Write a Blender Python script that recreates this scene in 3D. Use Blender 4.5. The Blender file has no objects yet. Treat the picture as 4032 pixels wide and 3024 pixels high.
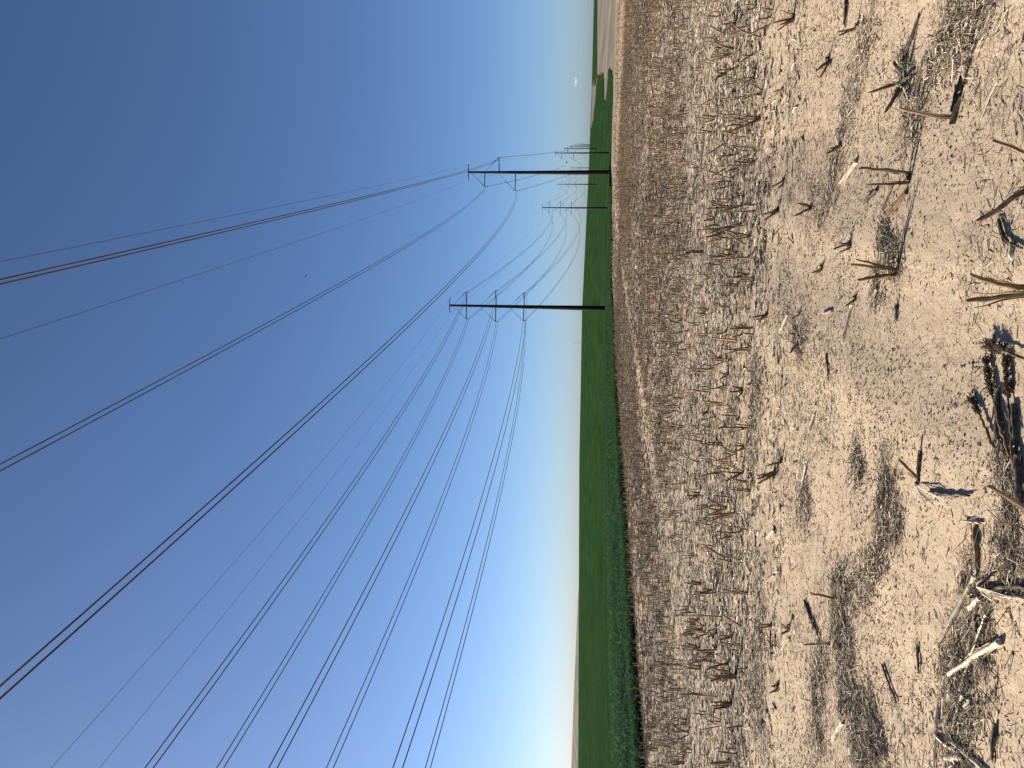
import bpy, math, random
import numpy as np
from mathutils import Matrix, Vector

random.seed(7)
RNG = np.random.default_rng(11)
SC = bpy.context.scene
COL = SC.collection

# ------------------------------------------------------------------ camera
EYE = np.array([0.0, 0.0, 1.6])
FPX = 3000.0                      # focal length in photo pixels (photo 4032 x 3024)
PITCH = math.atan((2300 - 2016) / FPX)
ROLL = math.radians(1.65)
_cp, _sp, _cr, _sr = math.cos(PITCH), math.sin(PITCH), math.cos(ROLL), math.sin(ROLL)
_R0, _U0, FW = np.array([1.0, 0, 0]), np.array([0, -_sp, _cp]), np.array([0, _cp, _sp])
RT = _cr * _R0 + _sr * _U0        # right and up of the phone held upright
UP = _cr * _U0 - _sr * _R0
cam_d = bpy.data.cameras.new('camera')
cam = bpy.data.objects.new('camera', cam_d)
COL.objects.link(cam)
cam_d.sensor_fit = 'HORIZONTAL'
cam_d.sensor_width = 36.0
cam_d.lens = 36.0 * FPX / 4032
cam_d.clip_start = 0.05
cam_d.clip_end = 60000
_x, _y, _z = -UP, RT, -FW         # the photo is stored turned a quarter: its right is the world's down
cam.matrix_world = Matrix(((_x[0], _y[0], _z[0], EYE[0]), (_x[1], _y[1], _z[1], EYE[1]),
                           (_x[2], _y[2], _z[2], EYE[2]), (0, 0, 0, 1)))
SC.camera = cam

# ------------------------------------------------------------------ sky, sun, exposure
SUN_AZ = math.radians(-64)        # from straight ahead, negative = left
SUN_EL = math.radians(29.8)
world = bpy.data.worlds.new('World')
SC.world = world
world.use_nodes = True
wn = world.node_tree
wn.nodes.clear()
sky = wn.nodes.new('ShaderNodeTexSky')
sky.sky_type = 'NISHITA'
sky.sun_disc = False
sky.sun_elevation = SUN_EL
sky.sun_rotation = SUN_AZ
sky.altitude = 1500
sky.air_density = 0.8
sky.dust_density = 2.1
sky.ozone_density = 6.0
bg = wn.nodes.new('ShaderNodeBackground')
bg.inputs['Strength'].default_value = 0.065
wo = wn.nodes.new('ShaderNodeOutputWorld')
wn.links.new(sky.outputs[0], bg.inputs[0])
wn.links.new(bg.outputs[0], wo.inputs[0])
sl = bpy.data.lights.new('sun', 'SUN')
sl.energy = 5.0
sl.angle = math.radians(0.53)
sl.color = (1.0, 0.915, 0.775)
sun = bpy.data.objects.new('sun', sl)
COL.objects.link(sun)
_ts = Vector((math.sin(SUN_AZ) * math.cos(SUN_EL), math.cos(SUN_AZ) * math.cos(SUN_EL), math.sin(SUN_EL)))
sun.rotation_euler = (-_ts).to_track_quat('-Z', 'Y').to_euler()
sun.location = (-30, 20, 40)
SC.view_settings.view_transform = 'Standard'
SC.view_settings.look = 'None'
SC.view_settings.gamma = 1
SC.view_settings.exposure = 1.0
SC.render.engine = 'CYCLES'
SC.cycles.max_bounces = 5
SC.cycles.diffuse_bounces = 3
SC.cycles.transparent_max_bounces = 6

# ------------------------------------------------------------------ helpers
def vnoise(x, y, seed=0):
    x = np.asarray(x, float); y = np.asarray(y, float)
    ix = np.floor(x).astype(np.int64); iy = np.floor(y).astype(np.int64)
    fx = x - ix; fy = y - iy
    fx = fx * fx * (3 - 2 * fx); fy = fy * fy * (3 - 2 * fy)
    def h(a, b):
        n = (a * 374761393 + b * 668265263 + seed * 982451653) & 0xffffffff
        n = ((n ^ (n >> 13)) * 1274126177) & 0xffffffff
        return ((n ^ (n >> 16)) & 0xffff) / 65535.0
    a = h(ix, iy); b = h(ix + 1, iy); c = h(ix, iy + 1); d = h(ix + 1, iy + 1)
    return (a * (1 - fx) + b * fx) * (1 - fy) + (c * (1 - fx) + d * fx) * fy

def fbm(x, y, seed=0, octv=3):
    s = 0; a = 0.5
    for k in range(octv):
        s = s + a * vnoise(x * 2 ** k, y * 2 ** k, seed + k * 17); a *= 0.5
    return s / (1 - 0.5 ** octv)

def sstep(a, b, x):
    t = np.clip((x - a) / (b - a), 0, 1)
    return t * t * (3 - 2 * t)

def tag(o, label=None, cat=None, group=None, kind=None):
    if label: o['label'] = label
    if cat: o['category'] = cat
    if group: o['group'] = group
    if kind: o['kind'] = kind
    return o

def mesh_np(name, V, F, mat=None, smooth=False, col=None, k=None):
    V = np.asarray(V, np.float32); F = np.asarray(F, np.int32)
    me = bpy.data.meshes.new(name)
    n, kk = F.shape
    me.vertices.add(len(V)); me.vertices.foreach_set('co', V.ravel())
    me.loops.add(n * kk); me.loops.foreach_set('vertex_index', F.ravel())
    me.polygons.add(n)
    me.polygons.foreach_set('loop_start', np.arange(0, n * kk, kk, dtype=np.int32))
    me.polygons.foreach_set('loop_total', np.full(n, kk, np.int32))
    if smooth: me.polygons.foreach_set('use_smooth', np.ones(n, bool))
    me.update(calc_edges=True)
    if col is not None:
        at = me.color_attributes.new('tint', 'FLOAT_COLOR', 'POINT')
        c = np.ones((len(V), 4), np.float32); c[:, :3] = col
        at.data.foreach_set('color', c.ravel())
    if mat: me.materials.append(mat)
    return me

def link(name, me, parent=None, loc=None):
    o = bpy.data.objects.new(name, me)
    COL.objects.link(o)
    if parent: o.parent = parent
    if loc is not None: o.location = loc
    return o

def empty(name, loc=(0, 0, 0), rz=0):
    o = bpy.data.objects.new(name, None)
    COL.objects.link(o); o.location = loc; o.rotation_euler = (0, 0, rz); o.empty_display_size = 0.1
    return o

class Geo:
    """collects tubes, strips and boxes; build() makes one mesh of quads"""
    def __init__(s): s.v = []; s.f = []; s.n = 0; s.c = []
    def add(s, V, F, C=None):
        s.v.append(np.asarray(V, float)); s.f.append(np.asarray(F, int) + s.n); s.n += len(V)
        s.c.append(np.ones(len(V)) if C is None else np.asarray(C, float))
    def tube(s, P, r, sides=6, cap=True, cut=None, grain=None):
        P = np.asarray(P, float); r = np.broadcast_to(np.asarray(r, float), (len(P),))
        T = np.gradient(P, axis=0); T /= np.linalg.norm(T, axis=1)[:, None] + 1e-12
        ref = np.array([0.31, 0.95, 0.05]) if abs(T[0] @ np.array([0.31, 0.95, 0.05])) < 0.85 else np.array([0, 0, 1.0])
        A = np.cross(T, ref); A /= np.linalg.norm(A, axis=1)[:, None]
        B = np.cross(T, A)
        th = np.arange(sides) * 2 * math.pi / sides
        V = P[:, None] + r[:, None, None] * (np.cos(th)[None, :, None] * A[:, None] + np.sin(th)[None, :, None] * B[:, None])
        C = None
        if grain is not None:                             # fibrous, ridged, unevenly bleached stem
            rj = 1 + grain.normal(0, .13, sides)[None] + grain.normal(0, .05, (len(P), sides))
            V = P[:, None] + (V - P[:, None]) * rj[..., None]
            C = (np.exp(grain.normal(0, .38, sides))[None] * np.exp(grain.normal(0, .16, (len(P), sides)))).ravel()
        if cut is not None: V[-1] += T[-1] * (np.cos(th) * cut)[:, None]
        V = V.reshape(-1, 3); m = len(P)
        i = np.arange(m - 1)[:, None] * sides; j = np.arange(sides)[None]; j2 = (j + 1) % sides
        F = np.stack([i + j, i + j2, i + sides + j2, i + sides + j], -1).reshape(-1, 4)
        s.add(V, F, C)
        if cap and sides % 2 == 0:
            for o in (0, (m - 1) * sides):
                for k in range(1, sides // 2):
                    q = [k, k + 1, sides - k - 1, sides - k] if k + 1 <= sides - k - 1 else None
                ring = list(range(sides)); quads = []
                while len(ring) >= 4:
                    quads.append([ring[0], ring[1], ring[2], ring[3]]); ring = [ring[0]] + ring[3:]
                s.f.append(np.array(quads) + o + s.n - len(V))
    def strip(s, P, w, side):
        P = np.asarray(P, float); w = np.broadcast_to(np.asarray(w, float), (len(P),))
        side = np.asarray(side, float)
        if side.ndim == 1: side = np.broadcast_to(side, P.shape)
        V = np.concatenate([P - side * w[:, None], P + side * w[:, None]]); m = len(P); i = np.arange(m - 1)
        s.add(V, np.stack([i, i + 1, m + i + 1, m + i], -1))
    def box(s, c, h, R=None):
        V = np.array([[x, y, z] for x in (-1, 1) for y in (-1, 1) for z in (-1, 1)], float) * np.asarray(h)
        if R is not None: V = V @ np.asarray(R).T
        s.add(V + np.asarray(c), [[0, 1, 3, 2], [4, 6, 7, 5], [0, 4, 5, 1], [2, 3, 7, 6], [0, 2, 6, 4], [1, 5, 7, 3]])
    def mesh(s, name, mat, smooth=False):
        return mesh_np(name, np.concatenate(s.v), np.concatenate(s.f), mat, smooth, np.concatenate(s.c)[:, None] * np.ones(3))

def nmat(name):
    m = bpy.data.materials.new(name); m.use_nodes = True
    return m, m.node_tree, m.node_tree.nodes['Principled BSDF']

def add(nt, t, **kw):
    n = nt.nodes.new(t)
    for k, v in kw.items(): setattr(n, k, v)
    return n

def ramp(nt, fac, stops):
    r = nt.nodes.new('ShaderNodeValToRGB')
    e = r.color_ramp.elements
    while len(e) < len(stops): e.new(0.5)
    for el, (p, c) in zip(e, stops): el.position = p; el.color = (*c, 1)
    nt.links.new(fac, r.inputs[0])
    return r.outputs[0]

def noise(nt, scale, detail=4, vec=None, stretch=None, rough=0.55):
    n = nt.nodes.new('ShaderNodeTexNoise')
    n.inputs['Scale'].default_value = scale; n.inputs['Detail'].default_value = detail
    n.inputs['Roughness'].default_value = rough
    if vec is not None:
        if stretch:
            mp = nt.nodes.new('ShaderNodeMapping')
            mp.inputs['Scale'].default_value = stretch[0]; mp.inputs['Rotation'].default_value = stretch[1]
            nt.links.new(vec, mp.inputs[0]); vec = mp.outputs[0]
        nt.links.new(vec, n.inputs['Vector'])
    return n.outputs['Fac']

def mixc(nt, fac, a, b, mode='MIX'):
    m = nt.nodes.new('ShaderNodeMix'); m.data_type = 'RGBA'; m.blend_type = mode
    for sock, v in ((0, fac), (6, a), (7, b)):
        if hasattr(v, 'links') or isinstance(v, bpy.types.NodeSocket): nt.links.new(v, m.inputs[sock])
        elif isinstance(v, (int, float)): m.inputs[sock].default_value = v
        else: m.inputs[sock].default_value = (*v, 1)
    return m.outputs[2]

def bump(nt, b, h, strength, dist):
    n = nt.nodes.new('ShaderNodeBump'); n.inputs['Strength'].default_value = strength; n.inputs['Distance'].default_value = dist
    nt.links.new(h, n.inputs['Height']); nt.links.new(n.outputs[0], b.inputs['Normal'])

def grain_mat(name, c1, c2, c3, scale, rough=0.8, spec=0.25, stretch=((1, 1, 1), (0, 0, 0)), coord='Object', bs=0.3, bd=0.002, fibre=False):
    m, nt, b = nmat(name)
    tc = add(nt, 'ShaderNodeTexCoord')
    f = noise(nt, scale, 5, tc.outputs[coord], stretch)
    oi = add(nt, 'ShaderNodeObjectInfo')
    cc = ramp(nt, f, [(0.3, c1), (0.5, c2), (0.72, c3)])
    hv = add(nt, 'ShaderNodeHueSaturation')
    mr = add(nt, 'ShaderNodeMapRange')
    mr.inputs[3].default_value = 0.75; mr.inputs[4].default_value = 1.25
    nt.links.new(oi.outputs['Random'], mr.inputs[0]); nt.links.new(mr.outputs[0], hv.inputs['Value'])
    if fibre:
        at_ = add(nt, 'ShaderNodeAttribute', attribute_name='tint')
        cc = mixc(nt, 1.0, cc, at_.outputs['Color'], 'MULTIPLY')
    nt.links.new(cc, hv.inputs['Color']); nt.links.new(hv.outputs[0], b.inputs['Base Color'])
    b.inputs['Roughness'].default_value = rough; b.inputs['Specular IOR Level'].default_value = spec
    bump(nt, b, f, bs, bd)
    return m

def tint_mat(name, rough, spec, trans=0.0):
    m, nt, b = nmat(name)
    a = add(nt, 'ShaderNodeAttribute', attribute_name='tint')
    tc = add(nt, 'ShaderNodeNewGeometry')
    f = noise(nt, 60, 3, tc.outputs['Position'])
    c = mixc(nt, 0.5, a.outputs['Color'], ramp(nt, f, [(0.3, (0.55, 0.55, 0.55)), (0.7, (1, 1, 1))]), 'MULTIPLY')
    nt.links.new(c, b.inputs['Base Color'])
    b.inputs['Roughness'].default_value = rough; b.inputs['Specular IOR Level'].default_value = spec
    if trans:
        t = add(nt, 'ShaderNodeBsdfTranslucent'); nt.links.new(c, t.inputs[0])
        mx = add(nt, 'ShaderNodeMixShader'); mx.inputs[0].default_value = trans
        nt.links.new(b.outputs[0], mx.inputs[1]); nt.links.new(t.outputs[0], mx.inputs[2])
        nt.links.new(mx.outputs[0], nt.nodes['Material Output'].inputs[0])
    return m

# ------------------------------------------------------------------ terrain
ROW = np.array([0.36, 1.0]) / math.hypot(0.36, 1)       # direction of the rows and of the field edge
EDGE_X0, EDGE_M = -14.5, 0.36
_PD = np.array([-5000, 0, 20, 40, 66, 112, 200, 254, 400, 512, 650, 830, 1145])
_PZ = np.array([0, 0, 0, -.15, -.55, -1.7, -3.7, -5.5, -9.3, -11.0, -9.6, -6.8, -1.2])
_CT = np.array([-2, -.6, -.5, -.3, -.1, .1, .23, .3, .4, .5, .7, 2])
_CPX = np.array([-24, -24, -21, -6, 9, 15, 8, 4.5, 2.5, 4, 5, 5])

def macro(x, y):
    x = np.asarray(x, float); y = np.asarray(y, float)
    d = np.maximum(y, 1.0); t = np.clip(x / d, -2, 2)
    z = np.interp(np.log(np.maximum(d, 1)), np.log(np.maximum(_PD, 1)[1:] + 0.0), _PZ[1:])
    crest = 1.6 + np.interp(t, _CT, _CPX) * 1300 / 3000
    k = sstep(700, 1300, d)
    z = z * (1 - k) + crest * k
    k2 = sstep(1300, 1500, d); z = z - k2 * 7.5
    k3 = sstep(1500, 2100, d); z = z - k3 * 9
    hill = np.interp(t, [-1.5, -.7, -.5, -.4, -.28, -.2], [9, 9, 8.2, 6.2, 2.0, -9])
    k4 = sstep(2100, 2600, d) * (1 - sstep(2800, 4200, d)); z = z * (1 - k4) + hill * k4
    lw = sstep(-0.02, -0.35, t)
    z = z + lw * (1.1 * np.sin(d / 21.0 + 0.8) * sstep(40, 90, d) * (1 - sstep(160, 300, d)))
    return z

def detail(x, y):
    r = np.hypot(x, y)
    fade = 1 - sstep(16, 30, r)
    b = x * ROW[1] - y * ROW[0]; a = x * ROW[0] + y * ROW[1]
    h = 0.004 * np.cos(b / 0.76 * 2 * math.pi) + 0.012 * (fbm(x * 1.3, y * 1.3, 3) - .5)
    h = h + 0.009 * (fbm(x * 5, y * 7, 5) - .5) + 0.009 * (fbm(x * 22, y * 22, 8, 2) - .5) * (1 - sstep(7, 12, r))
    return h * fade

def gz(x, y):
    return macro(x, y) + detail(np.asarray(x, float), np.asarray(y, float))

def view_ray(px, py):
    d = FW + RT * ((3024 - py) - 1512) / FPX - UP * (px - 2016) / FPX
    return d / np.linalg.norm(d)

def gp(px, py):
    """the spot of ground that the photo shows at this pixel"""
    d = view_ray(px, py); z = 0.0
    for k in range(12):
        t = (z - EYE[2]) / d[2]; p = EYE + d * t; z = float(gz(p[0], p[1]))
    return np.array([p[0], p[1], z])

def at_depth(px, py, Y):
    d = view_ray(px, py)
    return EYE + d * (Y / d[1])

def edge_w(x, y):
    """metres to the left of the field edge"""
    return ((EDGE_X0 + EDGE_M * y) - x) * ROW[1] + 0.35 * (fbm(y * .5, x * 0, 40) - .5)

def edge_b(x, y):
    return x * ROW[1] - y * ROW[0]

# right-hand limit of the green crop, as x/y, for each distance
_TD = np.array([215, 240, 300, 420, 465, 500, 585, 604, 640, 684, 702, 740, 880, 912, 945, 1000, 1060, 1150, 1180, 1320])
_TT = np.array([.297, .31, .335, .37, .402, .410, .414, .388, .372, .374, .398, .407, .404, .392, .366, .345, .337, .337, .37, .385])

def crop_right(d):
    d = np.asarray(d, float)
    near = EDGE_X0 + EDGE_M * d
    far = (np.interp(d, _TD, _TT) + 0.012 * (fbm(d / 14, d * 0 + 3, 50) - .5)) * d
    k = sstep(205, 230, d)
    return near * (1 - k) + far * k

def strip_start(t):
    """distance at which the stubble thins out to pale straw and soil"""
    return np.interp(t, [-1, 0, .2, .3, .4, .5, .7], [90, 78, 68, 58, 49, 44, 42])

# ground sheet: a disc of rings round the viewer, finest where the photo looks
rings = np.concatenate([[0.25, 0.8, 1.5], np.geomspace(2.2, 26, 240), np.geomspace(26, 6000, 210)[1:]])
ang = np.concatenate([np.linspace(-46, 46, 470), np.linspace(46, 314, 70)[1:-1]]) * math.pi / 180
na = len(ang)
gx = np.outer(rings, np.sin(ang)); gy = np.outer(rings, np.cos(ang))
gzv = gz(gx, gy)
V = np.stack([gx, gy, gzv], -1).reshape(-1, 3)
V = np.concatenate([V, [[0, 0, float(gz(0, 0))]]])
i = np.arange(len(rings) - 1)[:, None] * na; j = np.arange(na)[None]; j2 = (j + 1) % na
F = np.stack([i + j, i + j2, i + na + j2, i + na + j], -1).reshape(-1, 4)
jj = np.arange(0, na, 2)
F = np.concatenate([F, np.stack([np.full(len(jj), len(V) - 1), (jj + 2) % na, (jj + 1) % na, jj], -1)])
X, Y = V[:, 0], V[:, 1]
W = edge_w(X, Y); Bc = edge_b(X, Y); Ac = X * ROW[0] + Y * ROW[1]
rr = np.hypot(X, Y)
mat_n = fbm(X * .7, Y * 1.1, 21, 4)
mid_k = sstep(6.6, 9.0, Y + 1.8 * (fbm(X * .8, Y * .5, 22) - .5))      # where the thick stubble begins
residue = np.maximum(.55 * sstep(.52, .66, mat_n) * sstep(4, 6, rr), mid_k * (.45 + .45 * sstep(.40, .60, mat_n)))
track = np.exp(-((Bc + 7.4 + .15 * np.sin(Ac / 5)) / .38) ** 2) * sstep(9, 13, rr)
residue = residue * (1 - .6 * track)
TX = X / np.maximum(Y, 1)
strip = sstep(-3, 6, Y - strip_start(TX) + 5 * (fbm(X * .2, Y * .2, 9) - .5)) * (1 - sstep(150, 215, Y)) * (W < 0)
brown = sstep(150, 200, Y) * (X > crop_right(np.maximum(Y, 1)) - 60) * 1.0
brown = np.maximum(brown, sstep(1500, 1700, Y))
soil_under = (W > 0) & (brown < .5)
tint = np.stack([residue * (1 - strip), strip, np.maximum(brown, 0)], -1)

mg, nt, b = nmat('soil')
geo = add(nt, 'ShaderNodeNewGeometry'); pos = geo.outputs['Position']
att = add(nt, 'ShaderNodeAttribute', attribute_name='tint')
sep = add(nt, 'ShaderNodeSeparateColor'); nt.links.new(att.outputs['Color'], sep.inputs[0])
rotz = (0, 0, math.atan2(ROW[0], ROW[1]))
big = noise(nt, 1.1, 4, pos)
mid = noise(nt, 9, 6, pos)
fine = noise(nt, 70, 5, pos)
streak = noise(nt, 7.0, 6, pos, ((0.6, 1.2, 1), (0, 0, 0)), 0.72)
c = ramp(nt, mid, [(0.3, (0.45, 0.34, 0.23)), (0.55, (0.50, 0.385, 0.265)), (0.75, (0.545, 0.425, 0.30))])
c = mixc(nt, ramp(nt, big, [(0.45, (0, 0, 0)), (0.75, (.4, .4, .4))]), c, (0.41, 0.32, 0.225))
c = mixc(nt, ramp(nt, fine, [(0.30, (1, 1, 1)), (0.38, (0, 0, 0))]), c, (0.13, 0.095, 0.065))
vor = add(nt, 'ShaderNodeTexVoronoi', feature='DISTANCE_TO_EDGE'); vor.inputs['Scale'].default_value = 13
wv = add(nt, 'ShaderNodeVectorMath', operation='ADD')
nz = add(nt, 'ShaderNodeTexNoise'); nz.inputs['Scale'].default_value = 16
nt.links.new(pos, nz.inputs['Vector'])
sc_ = add(nt, 'ShaderNodeVectorMath', operation='SCALE'); sc_.inputs['Scale'].default_value = 0.05
nt.links.new(nz.outputs['Color'], sc_.inputs[0]); nt.links.new(pos, wv.inputs[0]); nt.links.new(sc_.outputs[0], wv.inputs[1])
nt.links.new(wv.outputs[0], vor.inputs['Vector'])
crack = ramp(nt, vor.outputs['Distance'], [(0.0, (1, 1, 1)), (0.022, (0, 0, 0))])
patch = ramp(nt, noise(nt, 1.7, 2, pos), [(0.45, (0, 0, 0)), (0.6, (1, 1, 1))])
ck = mixc(nt, 1.0, crack, patch, 'MULTIPLY')
c = mixc(nt, ck, c, (0.21, 0.15, 0.10))
res = ramp(nt, streak, [(0.28, (0.13, 0.097, 0.068)), (0.42, (0.32, 0.245, 0.17)), (0.58, (0.47, 0.365, 0.255))])
c = mixc(nt, sep.outputs[0], c, res)
stw = ramp(nt, noise(nt, 2.2, 6, pos, None, 0.7), [(0.33, (0.21, 0.155, 0.10)), (0.58, (0.40, 0.30, 0.195))])
c = mixc(nt, sep.outputs[1], c, stw)
brn = ramp(nt, noise(nt, 0.02, 6, pos, ((1.6, 0.35, 1), (0, 0, -.5)), 0.65), [(0.34, (0.125, 0.10, 0.076)), (0.5, (0.18, 0.147, 0.112)), (0.68, (0.26, 0.213, 0.163))])
c = mixc(nt, sep.outputs[2], c, brn)
nt.links.new(c, b.inputs['Base Color'])
b.inputs['Roughness'].default_value = 0.95; b.inputs['Specular IOR Level'].default_value = 0.1
hsum = add(nt, 'ShaderNodeMath', operation='ADD'); nt.links.new(fine, hsum.inputs[0])
h2 = add(nt, 'ShaderNodeMath', operation='MULTIPLY'); h2.inputs[1].default_value = -0.9
nt.links.new(ck, h2.inputs[0]); nt.links.new(h2.outputs[0], hsum.inputs[1])
bump(nt, b, hsum.outputs[0], 0.8, 0.007)
ground = link('ground', mesh_np('ground', V, F, mg, True, tint))
tag(ground, 'pale tan stubble field soil with far bare brown fields', 'ground', kind='structure')

# ------------------------------------------------------------------ green crop
mc, nt, b = nmat('crop_canopy')
geo = add(nt, 'ShaderNodeNewGeometry'); pos = geo.outputs['Position']
f1 = noise(nt, 0.035, 5, pos, ((2.2, 0.5, 1), (0, 0, math.atan2(ROW[0], ROW[1]))), 0.6)
f2 = noise(nt, 2.5, 5, pos, None, 0.75)
c = ramp(nt, f1, [(0.30, (0.015, 0.039, 0.013)), (0.46, (0.022, 0.053, 0.018)), (0.54, (0.025, 0.056, 0.019)), (0.70, (0.036, 0.069, 0.023))])
c = mixc(nt, 0.6, c, ramp(nt, f2, [(0.3, (0.4, 0.4, 0.4)), (0.65, (1.2, 1.2, 1.2))]), 'MULTIPLY')
nt.links.new(c, b.inputs['Base Color']); b.inputs['Roughness'].default_value = 0.8
b.inputs['Specular IOR Level'].default_value = 0.0
bump(nt, b, f2, 0.8, 0.25)

def canopy_sheet(drows, left, right, ncol, hfun):
    s = np.concatenate([np.linspace(0, 1, ncol) ** 2.2])
    Vs = []
    for d in drows:
        xl, xr = left(d), right(d)
        x = xr - (xr - xl) * s
        Vs.append(np.stack([x, np.full(ncol, d), macro(x, np.full(ncol, d)) + hfun(x, d)], -1))
    Vt = np.array(Vs)
    base = Vt[:, :1].copy(); base[:, :, 0] += 0.12; base[:, :, 2] = gz(base[:, :, 0], base[:, :, 1]) - 0.05
    Vt = np.concatenate([base, Vt], 1)
    m, n = Vt.shape[:2]
    i = np.arange(m - 1)[:, None] * n; j = np.arange(n - 1)[None]
    return Vt.reshape(-1, 3), np.stack([i + j, i + n + j, i + n + j + 1, i + j + 1], -1).reshape(-1, 4)

dro = np.concatenate([np.linspace(-30, 20, 40), np.geomspace(20, 120, 170)[1:], np.geomspace(120, 1420, 330)[1:]])
V1, F1 = canopy_sheet(dro, lambda d: -1.15 * max(d, 0) - 70, lambda d: float(crop_right(max(d, -30)) if d > 205 else EDGE_X0 + EDGE_M * d) - 0.35, 150,
                      lambda x, d: (0.20 + 0.20 * sstep(0, 4.0, edge_w(x, d)) - .07 * sstep(4.5, 7, edge_w(x, d)) if d < 150 else 0.5) + 0.06 * (fbm(x * 1.7, x * 0 + d * 1.7, 61) - .5))
cs = link('crop_canopy', mesh_np('crop_canopy', V1, F1, mc, True))
tag(cs, 'dense dark green young crop covering the rolling field beyond the stubble', 'crop', kind='stuff')
# green strip at the far right skyline
dr2 = np.linspace(900, 1420, 90)
V2, F2 = canopy_sheet(dr2, lambda d: (.398 + .02 * (float(vnoise(d / 9, 0., 5)) - .5)) * d, lambda d: float(np.interp(d, [900, 905, 972, 990, 1010], [.403, .41, .52, .8, 1.1])) * d, 90, lambda x, d: 0.5 + 0 * x)
cs2 = link('far_crop_strip', mesh_np('far_crop_strip', V2, F2, mc, True))
tag(cs2, 'thin dark green strip of crop along the skyline beyond the bare field', 'crop', kind='stuff')

# leafy plants along the near edge of the crop
def leaves(px, py, ph, nleaf, seg=3):
    n = len(px); N = n * nleaf
    x = np.repeat(px, nleaf); y = np.repeat(py, nleaf); h = np.repeat(ph, nleaf)
    az = RNG.uniform(0, 2 * math.pi, N); L = h * RNG.uniform(.55, .95, N); z0 = h * RNG.uniform(.1, .62, N)
    wd = RNG.uniform(.007, .016, N) * np.clip(h / .5, .6, 1.3)
    up = RNG.uniform(.45, 1.0, N)
    s = np.linspace(0, 1, seg + 1)
    out = L[:, None] * (s[None] * (.45 + .35 * s[None]))
    zz = z0[:, None] + L[:, None] * (up[:, None] * s[None] - (.35 + .5 * up[:, None]) * s[None] ** 2)
    g = gz(x, y)
    cx = x[:, None] + np.cos(az)[:, None] * out; cy = y[:, None] + np.sin(az)[:, None] * out; cz = g[:, None] + zz
    wp = wd[:, None] * np.interp(s, [0, .3, 1], [.55, 1, .08])[None]
    sx, sy = -np.sin(az)[:, None] * wp, np.cos(az)[:, None] * wp
    tw = RNG.uniform(-.5, .5, N)[:, None] * wp
    A = np.stack([cx - sx, cy - sy, cz - tw], -1); B = np.stack([cx + sx, cy + sy, cz + tw], -1)
    V = np.stack([A, B], 2).reshape(-1, 3)
    k = 2 * (seg + 1)
    base = (np.arange(N) * k)[:, None] + (np.arange(seg) * 2)[None]
    F = np.stack([base, base + 1, base + 3, base + 2], -1).reshape(-1, 4)
    c0 = np.array([.040, .095, .010]); c1 = np.array([.095, .170, .022]); c2 = np.array([.024, .062, .008])
    k1 = RNG.random(N)[:, None]; cc = c0 * (1 - k1) + np.where(RNG.random(N)[:, None] < .5, c1, c2) * k1
    return V, F, np.repeat(cc, k, 0)

def crop_points(n, d0, d1, w0, w1, wpow=1.0):
    u = RNG.random(n); d = d0 * (d1 / d0) ** u if d1 / d0 > 2 else d0 + (d1 - d0) * u
    w = w0 + (w1 - w0) * RNG.random(n) ** wpow
    x = EDGE_X0 + EDGE_M * d - w / ROW[1] + .25 * (fbm(d * .8, d * 0, 44) - .5)
    ok = x > -0.75 * d - 4
    return x[ok], d[ok], w[ok]
parts = []
for n, d0, d1, w0, w1, nl, sg in ((9500, 12, 46, 0, 6, 9, 2), (4200, 46, 120, 0, 6, 7, 2), (9500, 14, 80, 5, 28, 5, 2), (2200, 12, 70, -.05, .5, 8, 2)):
    x, d, w = crop_points(n, d0, d1, w0, w1)
    h = (.36 + .18 * sstep(.1, 2, w)) * RNG.uniform(.75, 1.18, len(x)) * (1 - .18 * sstep(6, 8, w)) * (.8 + .4 * fbm(x * .45, d * .45, 77))
    parts.append(leaves(x, d, h, nl, sg))
off = 0; Vs, Fs, Cs = [], [], []
for v, f, cc in parts: Vs.append(v); Fs.append(f + off); Cs.append(cc); off += len(v)
ml = tint_mat('crop_leaf', 0.24, 0.34, 0.30)
cl = link('crop_leaves', mesh_np('crop_leaves', np.concatenate(Vs), np.concatenate(Fs), ml, True, np.concatenate(Cs)))
tag(cl, 'glossy dark green leaves of the young crop along the field edge', 'crop', kind='stuff')

# ------------------------------------------------------------------ power poles and cables
m_steel = grain_mat('weathered_steel', (.010, .006, .0055), (.016, .0095, .008), (.026, .015, .012), 0.8, .85, .1, ((1, 1, .15), (0, 0, 0)), bd=.004)
m_arm = grain_mat('grey_polymer', (.012, .012, .013), (.020, .019, .020), (.032, .030, .030), 2.0, .6, .3)
m_wire = grain_mat('cable_aluminium', (.040, .029, .024), (.068, .048, .038), (.10, .072, .056), 0.4, .6, .3)
PERP = np.array([1.0, -0.319]) / math.hypot(1, .319)
LINES = {
    'A': dict(m=0.3205, x0=-8.12, d1=196.4, span=317.9, dz0=7.63, sagp=9.94, sags=5.35, rb=.64, rt=.27,
              shield=((1.91, 32.9), (-1.9, 32.95)), arms=((3.74, 24.75), (-3.62, 28.53), (-4.67, 20.54)),
              tops=(32.9, 25.1, 30.0, 32.6, 32.2, 29.0)),
    'B': dict(m=0.3135, x0=-41.3, d1=195.3, span=321.0, dz0=9.3, sagp=9.42, sags=6.6, rb=.66, rt=.28,
              shield=((2.0, 36.6), (-1.85, 36.7)),
              arms=((3.62, 32.08), (-3.55, 32.19), (4.07, 24.42), (-4.1, 24.53), (3.65, 17.17), (-3.68, 17.28)),
              tops=(36.6, 32.6, 36.2, 44.0, 38.4)),
}
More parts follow.
